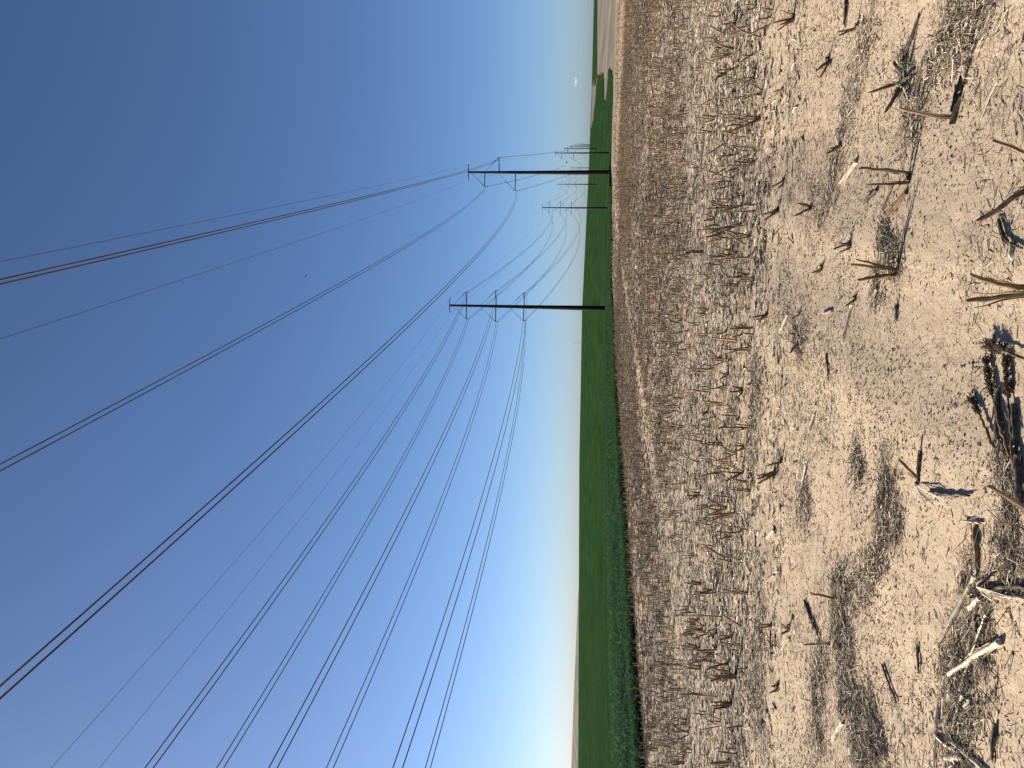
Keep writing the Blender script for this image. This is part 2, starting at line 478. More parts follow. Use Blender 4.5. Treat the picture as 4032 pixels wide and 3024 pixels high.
POLE_LABEL = {
    'A': ['tall dark steel power pole nearest the stubble, with two arms left and one right',
          'second pole of the right-hand line, just past the big single-circuit pole',
          'third pole of the right-hand line, thin against the far green slope',
          'fourth pole of the right-hand line, near the skyline',
          'fifth pole of the right-hand line, its foot hidden by the skyline',
          'farthest pole of the right-hand line, only its top above the others'],
    'B': ['tall dark double-circuit power pole standing alone in the green crop, six arms',
          'second double-circuit pole, left of the big single-circuit pole, six small arms',
          'third double-circuit pole, close beside the big pole shaft',
          'fourth double-circuit pole, foot at the skyline right of the big pole',
          'smallest double-circuit pole on the skyline with six tiny arms'],
}
def ribbed(g, a, b, r, n):
    a = np.array(a, float); b = np.array(b, float)
    s = np.linspace(0, 1, n * 2 + 1)
    g.tube(a + (b - a) * s[:, None], np.where(np.arange(n * 2 + 1) % 2, r, r * .55), 8)

def pole(line, k, L):
    d = L['d1'] + k * 317.0
    x = L['x0'] + L['m'] * d
    base = float(gz(x, d)); top = L['tops'][k]; T0 = L['tops'][0]
    root = empty('power_pole', (x, d, base), -math.atan(0.319))
    tag(root, POLE_LABEL[line][k], 'power pole', 'power poles of the ' + ('single' if line == 'A' else 'double') + ' circuit line')
    H = top - base
    def lz(z): return H - (T0 - z)                        # height on this pole of a fitting at height z on the first
    g = Geo(); zs = np.array([-.3, 0, .02, H * .3, H * .3 + .01, H * .62, H + .45]); rs = np.interp(zs, [0, H + .4], [L['rb'], L['rt']])
    rs[4:] *= .97
    g.tube(np.stack([zs * 0, zs * 0, zs], -1), rs, 12)
    g.tube([[0, 0, -.05], [0, 0, .07]], [L['rb'] * 1.35] * 2, 12)
    link('shaft', g.mesh('shaft', m_steel, False), root)
    far = k >= 2
    for s_, (lat, z) in enumerate(L['shield']):
        g = Geo(); zz = lz(z)
        g.tube([[0, 0, zz + .22], [lat * .55, 0, zz + .30], [lat, 0, zz + .22]], [.13, .10, .075], 8)
        if not far: g.tube([[lat, 0, zz + .25], [lat, 0, zz - .05]], [.05, .05], 6)
        link('shield_wire_arm', g.mesh('shield_wire_arm', m_steel), root)
    for lat, z in L['arms']:
        zz = lz(z) + .45; sg = 1 if lat > 0 else -1; rr_ = np.interp(zz, [0, H], [L['rb'], L['rt']])
        g = Geo()
        if far: g.tube([[sg * rr_ * .9, 0, zz - .1], [lat, 0, zz]], [.13, .11], 6)
        else: ribbed(g, [sg * (rr_ - .03), 0, zz - .12], [lat, 0, zz], .15, 26)
        arm = link('post_insulator', g.mesh('post_insulator', m_arm), root)
        g = Geo(); p1 = np.array([lat * .985, 0, zz + .08]); p0 = np.array([sg * (rr_ - .05) * .9, 0, zz + abs(lat) * .93])
        mid_ = p0 + (p1 - p0) * .42
        g.tube([p0, mid_], [.035, .035], 6)
        if far: g.tube([mid_, p1], [.045, .045], 6)
        else: ribbed(g, mid_, p1, .09, 18)
        link('brace_insulator', g.mesh('brace_insulator', m_arm), root)
        g = Geo(); g.box([lat, 0, zz - .36], [.035, .06, .36]); g.box([lat, 0, zz - .20], [.06, .16, .05]); g.box([lat, 0, zz - .70], [.06, .16, .05])
        link('cable_clamp', g.mesh('cable_clamp', m_steel), root)
    return x, d

def wire_path(L, lat, z0, sag, dz):
    m = L['m']; dirn = np.array([m, 1]) / math.hypot(m, 1); perp = np.array([dirn[1], -dirn[0]])
    n = len(L['tops']); ds = [L['d1'] - L['span']] + [L['d1'] + k * 317.0 for k in range(n)]
    zs = [z0 + L['dz0']] + [z0 - L['tops'][0] + t for t in L['tops']]
    P = []
    for k in range(n):
        s = np.linspace(0, 1, 90 if k == 0 else (50 if k == 1 else 24))
        s = s[:-1] if k < n - 1 else s
        d = ds[k] + (ds[k + 1] - ds[k]) * s
        z = zs[k] + (zs[k + 1] - zs[k]) * s - 4 * sag * s * (1 - s) + dz
        P.append(np.stack([L['x0'] + m * d + perp[0] * lat, d + perp[1] * lat, z], -1))
    return np.concatenate(P)

WIRE_LABEL = {
    ('A', 0): 'twin cable on the right arm of the near pole, running high overhead',
    ('A', 1): 'twin cable on the upper left arm of the near pole, sweeping overhead',
    ('A', 2): 'twin cable on the lower left arm of the near pole, lowest overhead pair',
    ('B', 0): 'twin cable on the top arm, near side, of the double-circuit poles',
    ('B', 1): 'twin cable on the top arm, far side, of the double-circuit poles',
    ('B', 2): 'twin cable on the middle arm, near side, of the double-circuit poles',
    ('B', 3): 'twin cable on the middle arm, far side, of the double-circuit poles',
    ('B', 4): 'twin cable on the bottom arm, near side, of the double-circuit poles',
    ('B', 5): 'twin cable on the bottom arm, far side, lowest over the green crop',
}
SHIELD_LABEL = {('A', 0): 'thin single wire from the right tip of the near pole top', ('A', 1): 'thin single wire from the left tip of the near pole top',
                ('B', 0): 'thin single wire from the double-circuit pole top, near side', ('B', 1): 'thin single wire from the double-circuit pole top, far side'}
for line, L in LINES.items():
    for k in range(len(L['tops'])): pole(line, k, L)
    for i_, (lat, z) in enumerate(L['shield']):
        g = Geo(); g.tube(wire_path(L, lat, z, L['sags'], 0), .015, 5)
        o = link('shield_wire', g.mesh('shield_wire', m_wire, True))
        tag(o, SHIELD_LABEL[(line, i_)], 'wire', 'thin top wires of the power lines')
    for i_, (lat, z) in enumerate(L['arms']):
        p = wire_path(L, lat, z, L['sagp'], 0)
        root = empty('twin_cable', tuple(p[89]))
        tag(root, WIRE_LABEL[(line, i_)], 'cable', 'twin cables of the power lines')
        hb = {('A', 0): .29, ('A', 1): .23, ('A', 2): .165, ('B', 4): .29, ('B', 5): .18}.get((line, i_), .25)
        for dz in (hb, -hb):
            g = Geo(); g.tube(p - p[89] + np.array([0, 0, dz]), .027 if line == 'A' else .036, 6)
            link('cable', g.mesh('cable', m_wire, True), root)
# the line turns off to the right beyond the farthest pole
for i_, (dz, w_) in enumerate(((0, 'top'), (-9, 'middle'), (-17, 'bottom'))):
    s = np.linspace(0, 1, 40)[:, None]
    a = np.array([563.0, 1785.0, 28.5 + dz]); bb = np.array([1130.0, 1800.0, 30.0 + dz])
    P = a + (bb - a) * s; P[:, 2] -= 14 * (s * (1 - s))[:, 0]
    g = Geo(); g.tube(P, .05, 5)
    tag(link('distant_wire', g.mesh('distant_wire', m_wire, True)), w_ + ' faint wire crossing low above the far right skyline', 'wire', 'faint wires at the far right')

# ------------------------------------------------------------------ stubble clumps
m_stalk = grain_mat('dry_stalk', (.075, .045, .023), (.19, .12, .063), (.33, .235, .14), 30, .75, .3, ((1, 1, .12), (0, 0, 0)), bs=.5, fibre=True)
m_pale = grain_mat('bleached_stalk', (.27, .21, .15), (.48, .395, .29), (.64, .55, .43), 34, .8, .25, ((1, 1, .2), (0, 0, 0)), bs=.5, fibre=True)
m_dark = grain_mat('rotted_and_shadow_stalk', (.035, .027, .022), (.085, .066, .052), (.17, .138, .11), 40, .85, .2, ((1, 1, .3), (0, 0, 0)), bs=.6, fibre=True)
m_root = grain_mat('root_mass', (.035, .025, .018), (.08, .057, .04), (.16, .12, .085), 50, .95, .1)
MATS = {'s': m_stalk, 'p': m_pale, 'd': m_dark}

def bent(a, b, n, sag, rng):
    a = np.asarray(a, float); b = np.asarray(b, float); s = np.linspace(0, 1, n)[:, None]
    P = a + (b - a) * s
    L = np.linalg.norm(b - a)
    off = rng.normal(0, 1, 3) * sag * L
    P = P + off * (np.sin(s * math.pi) * (1 - .5 * s))
    P[1:-1] += rng.normal(0, .006 * L, (n - 2, 3))
    return P

def stalk_mesh(a, b, r, rng, mat, sides=8, rings=9):
    P = bent(a, b, rings, .035, rng)
    rad = r * np.linspace(1.12, .86, rings) * (1 + rng.normal(0, .05, rings))
    rad[0] *= 1.25
    node = rng.integers(2, rings - 2); rad[node] *= 1.22
    g = Geo(); g.tube(P, rad, sides, True, cut=r * rng.uniform(-2.2, 2.2), grain=rng)
    return g.mesh('stalk', mat, True), P, rad

def sheath_mesh(P, rad, r, rng, mat):
    """dry leaf strips still clinging to the stalk and peeling away"""
    g = Geo(); n = len(P)
    for k in range(rng.integers(2, 6)):
        i0 = rng.integers(0, 3); i1 = rng.integers(5, n)
        seg = P[i0:i1].copy(); az = rng.uniform(0, 6.28)
        T = P[-1] - P[0]; T /= np.linalg.norm(T)
        o = np.array([math.cos(az), math.sin(az), 0]); o -= T * (o @ T); o /= np.linalg.norm(o) + 1e-9
        s = np.linspace(0, 1, len(seg))[:, None]
        seg += o * (r * 1.12 + s ** 2 * r * rng.uniform(.3, 3.5)) + rng.normal(0, r * .15, seg.shape)
        if rng.random() < .5: seg[-1] -= T * 0 - np.array([0, 0, -1]) * r * rng.uniform(0, 5)
        g.strip(seg, r * rng.uniform(.5, 1.1) * np.linspace(1, .25, len(seg)), np.cross(T, o))
    return g.mesh('leaf_sheath', mat, False)

def crown_mesh(r, rng, n=10):
    g = Geo()
    P = np.array([[0, 0, -.03], [0, 0, -.008], [0, 0, .006], [0, 0, .016]]); g.tube(P, [r * 1.0, r * 1.35, r * 1.0, r * .5], 8)
    for k in range(n):
        az = rng.uniform(0, 6.28); L = r * rng.uniform(1.6, 4.2)
        o = np.array([math.cos(az), math.sin(az), 0])
        Q = np.array([o * r * .5 + [0, 0, .012], o * r * 1.3 + [0, 0, rng.uniform(.008, .02)], o * L + [0, 0, -.004]]) + rng.normal(0, r * .1, (3, 3))
        g.tube(Q, [r * .2, r * .14, r * .05], 4)
    return g.mesh('root_crown', m_root, False)

def clump(basepx, tips, r, kind, label, group='stubble clumps in the foreground', seed=0):
    rng = np.random.default_rng(seed + 1000)
    G = gp(*basepx); r = r * .80
    root = empty('stubble_clump', tuple(G))
    tag(root, label, 'stubble', group)
    n = len(tips)
    for k, tp in enumerate(tips):
        b0 = np.array([rng.uniform(-1, 1) * r * 2.2 * (n > 1), rng.uniform(-1, 1) * r * 2.0, -.02])
        if len(tp) == 4: b0[:2] = (gp(tp[2], tp[3]) - G)[:2]
        b1 = at_depth(tp[0], tp[1], G[1] + b0[1] + rng.uniform(-.04, .03)) - G
        b1[2] = max(b1[2], .015)
        rk = r * rng.uniform(.8, 1.15)
        me, P, rad = stalk_mesh(b0, b1, rk, rng, MATS[kind])
        st = link('stalk', me, root)
        link('leaf_sheath', sheath_mesh(P, rad, rk, rng, m_pale if rng.random() < .3 else MATS[kind]), st)
    link('root_crown', crown_mesh(r * (1.15 + .25 * n), rng, 6 + 2 * n), root)
    return root

CLUMPS = [
    ((3561, 316), [(3427, 365), (3486, 442), (3516, 246), (3505, 415)], .0105, 's', 'uprooted clump with one broad blade-like stalk beside a dark root ball'),
    ((3757, 461), [(3544, 427)], .0085, 's', 'single straw-coloured stalk rising from the end of a lying grey log-like stem'),
    ((3377, 101), [(3298, 124), (3303, 142)], .008, 's', 'small two-stalk stub near the right edge, above the lying dark stick'),
    ((3262, 229), [(3211, 280), (3230, 308)], .009, 's', 'short splayed pair of stubs leaning left, left of the small two-stalk stub'),
    ((3313, 564), [(3270, 587), (3253, 605)], .008, 's', 'low broken stub of two pieces below the bright husk'),
    ((3580, 700), [(3384, 662, 3580, 690), (3412, 728, 3578, 717)], .0095, 's', 'pair of long parallel stalks standing from one crown, with a fallen third'),
    ((3533, 1065), [(3373, 1023), (3352, 1040), (3377, 1104, 3531, 1081)], .0085, 's', 'three-stalk clump beside a dead branched weed'),
    ((3347, 961), [(3307, 957), (3283, 980), (3305, 993)], .0085, 's', 'short stubby clump just up-field of the three-stalk clump'),
    ((4085, 1122), [(3824, 1085)], .0105, 's', 'thick cut stalk at the bottom of the view, right one of a pair'),
    ((4078, 1160), [(3806, 1185)], .0125, 's', 'thick split stalk at the bottom of the view, left one of a pair'),
    ((4120, 690), [(3854, 871)], .011, 's', 'long frayed stalk leaning in from the bottom edge, loose leaves beneath'),
    ((4090, 650), [(3911, 553)], .008, 's', 'reddish-tipped stalk leaning in at the bottom right corner'),
    ((3238, 1047), [(3198, 1074)], .008, 's', 'lone tilted stub left of the short stubby clump'),
    ((3369, 1168), [(3332, 1205)], .008, 's', 'small dark leaning stub beside a bleached fallen stem'),
    ((3617, 1902), [(3538, 1808)], .0085, 's', 'single leaning stalk with torn pale leaf strips trailing from its foot'),
    ((4075, 2030), [(3894, 1913)], .011, 's', 'broad brown stalk slanting in from the bottom edge near the seed heads'),
    ((3298, 2364), [(3192, 2336)], .0075, 's', 'slim brown stalk leaning right at the edge of the leaf litter mat'),
    ((3268, 2537), [(3167, 2539)], .0085, 's', 'straight brown stalk standing in the left leaf litter mat'),
    ((3127, 69), [(3080, 43), (3069, 100), (3062, 121), (3044, 90)], .0095, 's', 'many-stalked fan-shaped clump near the right edge where bare soil begins'),
    ((3040, 62), [(3000, 31, 3042, 40), (2946, 137, 3038, 87), (2993, 76)], .008, 's', 'loose clump with one long stalk leaning far left, by the fan-shaped clump'),
    ((2899, 87), [(2841, 96), (2861, 112), (2841, 123)], .011, 's', 'three-stalk clump just left of the pale tumbleweed'),
    ((2979, 22), [(2932, 18), (2930, 49)], .009, 's', 'two-stalk clump right of the pale tumbleweed near the frame edge'),
    ((2968, 213), [(2919, 217), (2914, 246)], .009, 's', 'forked clump at the near edge of the dense stubble, third from the right'),
    ((2910, 260), [(2812, 278), (2872, 280)], .0095, 's', 'clump with one tall stalk between two forked clumps on the right'),
    ((2861, 289), [(2810, 313), (2827, 289), (2822, 300)], .010, 's', 'dense little clump just up-field of the tall-stalk clump'),
    ((2971, 307), [(2924, 309), (2919, 329)], .009, 's', 'two-stalk V-shaped clump at the edge of bare soil on the right'),
    ((2997, 463), [(2903, 457), (2930, 470), (2892, 515), (2934, 452)], .011, 's', 'large spreading clump with four stalks at the bare soil edge, right of centre'),
    ((3084, 347), [(3047, 363)], .0085, 's', 'solitary small stub on bare soil right of the spreading clump'),
    ((3088, 707), [(3034, 740), (3064, 741)], .010, 's', 'dark two-stalk stub on the smooth pale tongue of soil'),
    ((3064, 821), [(2999, 845), (3005, 869)], .010, 's', 'V of two slender stalks leaning left on pale soil'),
    ((3194, 818), [(3130, 851), (3142, 799)], .010, 's', 'stub with a curved stalk in a dark litter patch'),
    ((2925, 803), [(2841, 838)], .0095, 's', 'single long bent stalk beside a bright yellow chip'),
    ((2919, 884), [(2796, 918), (2814, 933), (2808, 901), (2881, 890)], .0105, 's', 'clump of long stalks leaning left together, right of centre'),
    ((2934, 690), [(2891, 673)], .009, 's', 'short stalk leaning right near a dark hole'),
    ((2927, 658), [(2867, 672)], .009, 's', 'slanting stalk just right of the short leaning one'),
    ((2772, 993), [(2699, 993), (2669, 1008), (2720, 985)], .011, 's', 'bunch of level leaning stalks right of centre in the denser stubble'),
    ((2907, 604), [(2859, 618)], .009, 's', 'thin leaning stalk near a pale chip on the right'),
    ((3020, 1235), [(2962, 1250), (2982, 1259), (2985, 1268)], .011, 's', 'three-stalk clump with pale leaves on bare soil near centre'),
    ((2935, 1289), [(2883, 1284), (2906, 1296)], .010, 's', 'hooked stalk pair on bare soil near centre'),
    ((2924, 1311), [(2885, 1329)], .010, 's', 'short slanting stub beside the hooked stalk pair'),
    ((2863, 1304), [(2821, 1318), (2850, 1329)], .010, 's', 'curved leaning stub up-field of the hooked stalk pair'),
    ((3152, 1231), [(3116, 1257)], .009, 's', 'lone slanted stub by a bleached stem, centre of the near field'),
    ((3145, 1325), [(3112, 1390), (3114, 1311)], .009, 'd', 'dark triangular tangle of two stalks, centre of the near field'),
    ((2870, 1474), [(2832, 1465), (2833, 1471), (2832, 1494)], .011, 's', 'row of three parallel short stalks at the bare soil edge, centre'),
    ((2924, 1528), [(2886, 1521), (2874, 1543), (2894, 1575)], .010, 's', 'spreading three-stalk clump in the centre, beside dark litter'),
    ((2964, 1495), [(2942, 1517)], .0105, 's', 'stout leaning stub right of the spreading centre clump'),
    ((2839, 1409), [(2794, 1387), (2800, 1402), (2798, 1414)], .011, 's', 'fan of three stalks up-field of the row of three'),
    ((2783, 1322), [(2751, 1322), (2753, 1329)], .011, 's', 'tight stalk pair on a tan patch near centre'),
    ((2715, 1298), [(2678, 1306)], .012, 's', 'lone stalk on the small bare tan patch up-field'),
    ((3081, 1814), [(3022, 1833), (3062, 1771)], .0095, 's', 'kinked stalk with an upright thin stick beside it, left of centre'),
    ((3056, 1854), [(2980, 1873), (2982, 1887), (2984, 1904)], .0115, 's', 'stout clump of brown stalks around a white pith end, left of centre'),
    ((2937, 1757), [(2895, 1742), (2893, 1755), (2883, 1784)], .010, 's', 'comb-like clump of three thin stalks left of centre'),
    ((2862, 1672), [(2828, 1653), (2826, 1689)], .010, 's', 'forked clump left of centre beside a long thin stick'),
    ((2790, 1617), [(2756, 1628), (2763, 1638)], .011, 's', 'dark forked stub up-field of the long thin stick'),
    ((2760, 1947), [(2705, 1951), (2714, 1968), (2722, 1936)], .012, 's', 'three-pronged clump left of centre in the dense stubble'),
    ((2786, 1987), [(2743, 1991)], .013, 's', 'stubby double stalk just left of the three-pronged clump'),
    ((2921, 2086), [(2874, 2100)], .010, 's', 'lone small slanted stalk left of centre on streaky soil'),
    ((3037, 2460), [(2993, 2473), (2993, 2460)], .010, 's', 'short stub with a long thin shadow-like stick trailing left'),
    ((3107, 2475), [(3078, 2457), (3076, 2497)], .010, 's', 'open V of two stalks on bare soil at left'),
    ((2885, 2504), [(2839, 2502), (2832, 2520)], .011, 's', 'two crossed stalks at the bare soil edge, left'),
    ((2899, 2659), [(2830, 2663), (2852, 2652), (2843, 2685), (2848, 2670)], .013, 's', 'thick many-stalked clump on the left, broadest of the stubble'),
    ((2943, 2627), [(2901, 2634)], .010, 's', 'single level-leaning stalk right of the thick left clump'),
    ((3066, 2696), [(3037, 2703), (3031, 2728)], .010, 's', 'small hooked stub on bare soil near the left frame edge'),
    ((2881, 2775), [(2800, 2764), (2805, 2779), (2812, 2790)], .012, 's', 'clump of three long stalks leaning right near the left edge'),
    ((2758, 2627), [(2682, 2621), (2712, 2618)], .013, 's', 'tall stalk pair in the dense stubble at left'),
    ((2823, 2486), [(2787, 2486), (2783, 2509)], .011, 's', 'two tilted stalks in pale straw, left'),
    ((2762, 2298), [(2722, 2285), (2697, 2294), (2724, 2290)], .012, 's', 'bunch of upright stalks in grey litter, left of centre'),
]
for k, (bp, tips, r, kd, lab) in enumerate(CLUMPS): clump(bp, tips, r, kd, lab, seed=k)

# ------------------------------------------------------------------ fallen stems, husks, seed heads
def fallen(px, r, kind, label, name='fallen_stalk', cat='stalk', lift=.004, taper=.8, group='fallen stems on the soil', seed=0):
    rng = np.random.default_rng(seed + 5000)
    P = [gp(*q) for q in px]; P = np.array(P)
    if len(P) == 2: P = bent(P[0], P[1], 9, .012, rng)
    else:
        s = np.linspace(0, len(P) - 1, 6 * (len(P) - 1) + 1)
        P = np.stack([np.interp(s, np.arange(len(P)), P[:, c_]) for c_ in range(3)], -1)
        for _ in range(2): P[1:-1] = (P[:-2] + 2 * P[1:-1] + P[2:]) / 4
    P[:, 2] = gz(P[:, 0], P[:, 1]) + r * .7 + lift
    P[:, 2] = np.maximum(P[:, 2], np.interp(np.arange(len(P)), [0, len(P) - 1], [P[0, 2], P[-1, 2]]))
    o0 = P[0].copy()
    g = Geo(); rad = r * np.linspace(1, taper, len(P)) * (1 + rng.normal(0, .06, len(P)))
    for q in range(2, len(P) - 1, 4): rad[q] *= 1.2
    g.tube(P - o0, rad, 10, True, cut=r * 1.5, grain=rng)
    me = g.mesh(name, MATS[kind], True)
    if r < .0045:
        o = link(name, me, loc=tuple(o0)); tag(o, label, cat, group); return o
    root = empty(name, tuple(o0)); tag(root, label, cat, group)
    st = link('stem', me, root)
    link('leaf_sheath', sheath_mesh(P - o0, rad, r, rng, m_pale if kind == 'p' else m_dark if kind == 'd' else m_stalk), st)
    return root

FALLEN = [
    (((3760, 487), (3798, 312)), .0125, 'd', 'dark grey stem lying at the foot of the single straw-coloured stalk'),
    (((3339, -20), (3332, 105)), .009, 'd', 'dark stick lying beside the small two-stalk stub at the right edge'),
    (((3560, 240), (3628, 53)), .006, 'd', 'long dark leaf stem trailing right from the dark root ball'),
    (((3975, 34), (3926, 124)), .0028, 'p', 'thin pale straw in the lower right corner'),
    (((3933, 323), (3866, 474)), .0030, 'p', 'thin pale straw below the lying grey stem'),
    (((3816, 10), (3737, 113)), .0030, 'p', 'thin pale straw in the litter at the right edge'),
    (((3576, 758), (3490, 860)), .0085, 's', 'brown leafy stem fallen beside the pair of long parallel stalks'),
    (((3460, 748), (3407, 799)), .009, 'd', 'short dark hollow stem piece, up-field of the parallel pair'),
    (((3377, 634), (3313, 724)), .011, 'p', 'bright white husk piece right of the parallel pair of stalks'),
    (((3281, 600), (3283, 728)), .0035, 'p', 'thin upright-lying straw beside the bright white husk'),
    (((3516, 740), (3478, 830)), .0055, 's', 'pale brown leaf stem near the dark hollow piece'),
    (((3941, 863), (3962, 930), (3985, 955), (4030, 975)), .0055, 'd', 'curved dark stem like a hook near the bottom edge'),
    (((3990, 950), (3984, 1014)), .0055, 'p', 'short straight pale stick touching the dark hook'),
    (((3459, 1138), (3422, 1224)), .0085, 'p', 'bleached stem lying left of the three-stalk clump'),
    (((3358, 1200), (3320, 1350)), .0065, 'p', 'long thin bleached stick lying across the centre soil'),
    (((3281, 1225), (3246, 1235)), .007, 'p', 'small bleached chip near the long bleached stick'),
    (((3536, 1195), (3534, 1262)), .006, 'd', 'short dark stick in the smooth centre soil'),
    (((3258, 1390), (3268, 1500)), .0045, 'd', 'thin dark crossed stick in the centre'),
    (((3659, 1939), (3824, 1950)), .006, 'd', 'dark stem pointing toward the viewer by the torn pale leaves'),
    (((3628, 1775), (3620, 1895)), .006, 'd', 'thin dark stem standing in for the shadow of the single leaning stalk'),  # cast shadow of the leaning stalk, modelled as a dark stem
    (((3847, 2059), (3854, 2251)), .009, 's', 'thick brown stem lying at the big fallen heap'),
    (((3847, 2270), (3768, 2424), (3693, 2550)), .0085, 'p', 'long bleached stem slanting across the lower left field'),
    (((3870, 2357), (3824, 2402)), .0125, 'p', 'fat white husk beside the long bleached stem'),
    (((3870, 2319), (3940, 2345), (4050, 2357)), .008, 'p', 'pale curved leaf rib running to the bottom edge'),
    (((3875, 2335), (3960, 2310), (4050, 2310)), .010, 'd', 'black stem standing in for the shadow beside the pale leaf rib'),  # black shadow next to the leaf rib, built as a dark stem
    (((3805, 2052), (3868, 2060)), .0055, 'p', 'short pale chip across the thick brown stem'),
    (((3172, 2363), (3230, 2510)), .0085, 'd', 'dark slanting stem at the top of the left litter mat'),
    (((3948, 2528), (3742, 2660)), .0125, 'p', 'fat white weathered stem, brightest in the lower left'),
    (((3892, 2423), (3783, 2735)), .0065, 'p', 'long straight bleached stem crossing the fat white one'),
    (((3802, 2738), (3757, 2889)), .0085, 'p', 'bleached stem continuing left of the crossed pair'),
    (((3848, 2400), (3852, 2490)), .006, 'd', 'dark thin stem right of the crossed pale pair'),
    (((3702, 2738), (3685, 3040)), .0052, 'p', 'long pale thin stick running to the lower left corner'),
    (((3713, 2700), (3718, 2815)), .0042, 'p', 'pale thin stick beside the fat white stem'),
    (((3693, 2893), (3735, 2935), (3775, 2957)), .0085, 'p', 'curved pale husk in the lower left litter'),
    (((3749, 2915), (3890, 3035)), .0075, 'p', 'pale straight stick in the lower left corner'),
    (((3730, 2987), (3802, 2983)), .011, 'p', 'short white pith piece in the lower left corner'),
    (((3810, 2790), (3830, 2752)), .008, 'p', 'small white chip on the dark mat, lower left'),
    (((3324, 2847), (3283, 2915)), .009, 'p', 'small bleached husk in the left litter mat'),
    (((3330, 2700), (3355, 2780)), .004, 'p', 'thin pale stick across the left litter mat'),
    (((3477, 2615), (3535, 2765)), .0045, 'd', 'thin dark stick on bare soil at left'),
    (((3618, 2535), (3624, 2650)), .005, 'd', 'short dark stick on bare soil between the two mats'),
    (((3925, 2850), (3915, 3000)), .007, 'd', 'dark stem at the outer side of the lower left mat'),
    (((3212, 1630), (3189, 1698)), .0075, 'p', 'bleached stem lying alone left of centre'),
    (((3182, 1816), (3161, 1909)), .0075, 'p', 'pale stick lying left of the stout brown clump'),
    (((3052, 2090), (3022, 2120)), .010, 'p', 'white pith chip on streaky soil, left of centre'),
    (((2943, 642), (2966, 640)), .008, 'p', 'tiny pale chip among stubble on the right'),
    (((2931, 811), (2972, 811)), .0085, 'p', 'bright yellow chip at the foot of the long bent stalk'),
    (((3052, 2265), (3010, 2305)), .0085, 'p', 'bleached bone-like stem on bare soil at left'),
    (((3112, 2515), (3077, 2560)), .009, 'p', 'pale broken stem beside the open V of stalks'),
    (((3037, 2478), (3040, 2600)), .006, 'd', 'long dark thin stick trailing left of the short stub'),
    (((2858, 1690), (2880, 1595)), .005, 's', 'long thin stick standing out beside the forked clump left of centre'),
    (((3106, 1240), (3080, 1300)), .008, 'p', 'bleached stem between the centre stubs'),
]
for k, (px, r, kd, lab) in enumerate(FALLEN):
    nm = 'husk' if 'husk' in lab else 'straw' if 'straw' in lab.split()[:3] or ' straw ' in lab and r < .004 else 'fallen_stalk'
    fallen(px, r, kd, lab, nm, 'husk' if nm == 'husk' else 'stalk', seed=k)

def seed_head(px_tip, px_neck, px_end, rad, label, seed):
    """a cut sorghum-like head: stem, branchlets and grains"""
    rng = np.random.default_rng(seed + 9000)
    a, n_, e = gp(*px_tip), gp(*px_neck), gp(*px_end)
    lift = rad * .8
    for p in (a, n_): p[2] += lift
    e[2] += .02
    root = empty('seed_head', tuple(n_)); tag(root, label, 'seed head', 'cut seed heads lying at the bottom edge')
    s = np.linspace(0, 1, 12)[:, None]
    st = (n_ + (e - n_) * s) - n_; st[1:-1] += rng.normal(0, .002, (10, 3))
    g = Geo(); g.tube(st, np.linspace(.0048, .0065, 12), 8, grain=rng); link('stem', g.mesh('stem', m_stalk, True), root)
    ax = a - n_; L = np.linalg.norm(ax); ax = ax / L
    o1 = np.cross(ax, [0, 0, 1]); o1 /= np.linalg.norm(o1); o2 = np.cross(o1, ax)
    g = Geo(); gr = Geo()
    g.tube(np.array([[0, 0, 0], ax * L * .9]), [.004, .002], 6)
    for k in range(int(90 * L / .16)):
        t = rng.uniform(0, .9); az = rng.uniform(0, 6.28); oo = math.cos(az) * o1 + math.sin(az) * o2
        bl = rng.uniform(.6, 1.0) * rad * math.sin(min(1, t * 1.3 + .35) * 2.3)
        p0 = ax * L * t; p1 = p0 + oo * bl + ax * rng.uniform(.01, .04)
        g.tube(np.array([p0, (p0 + p1) / 2 + oo * .002, p1]), [.0012, .001, .0008], 4, False)
        for q in range(6):
            c_ = p0 + (p1 - p0) * rng.uniform(.45, 1.1) + rng.normal(0, .003, 3)
            Rm = np.linalg.qr(rng.normal(size=(3, 3)))[0]
            gr.box(c_, rng.uniform(.0010, .0023, 3), Rm)
    link('branchlets', g.mesh('branchlets', m_dark), root)['kind'] = 'stuff'
    link('grains', gr.mesh('grains', m_root), root)['kind'] = 'stuff'

seed_head((3896, 1405), (3925, 1565), (3995, 1795), .020, 'long dark seed head with its stem, left of the cut heap at bottom edge', 1)
seed_head((3978, 1399), (3987, 1580), (4015, 1840), .020, 'long dark seed head lying against the bottom edge', 2)
seed_head((3905, 1352), (3985, 1385), (4100, 1430), .028, 'thick dark seed head pointing toward the viewer at bottom edge', 3)
seed_head((3836, 1568), (3872, 1635), (3938, 1765), .016, 'small branched seed head at the edge of the cut heap', 4)
fallen(((3922, 1560), (3950, 1700), (3975, 1800)), .008, 'd', 'dark stem within the heap of seed heads', seed=801)
fallen(((3937, 1530), (3935, 1740)), .0085, 'd', 'straight dark stem right of the seed head heap centre', seed=802)
fallen(((3998, 1590), (4010, 1830)), .009, 'd', 'dark stem at the bottom edge under the seed heads', seed=803)
fallen(((4022, 1790), (4030, 1985)), .013, 'd', 'thick dark stalk lying along the bottom edge', seed=804)

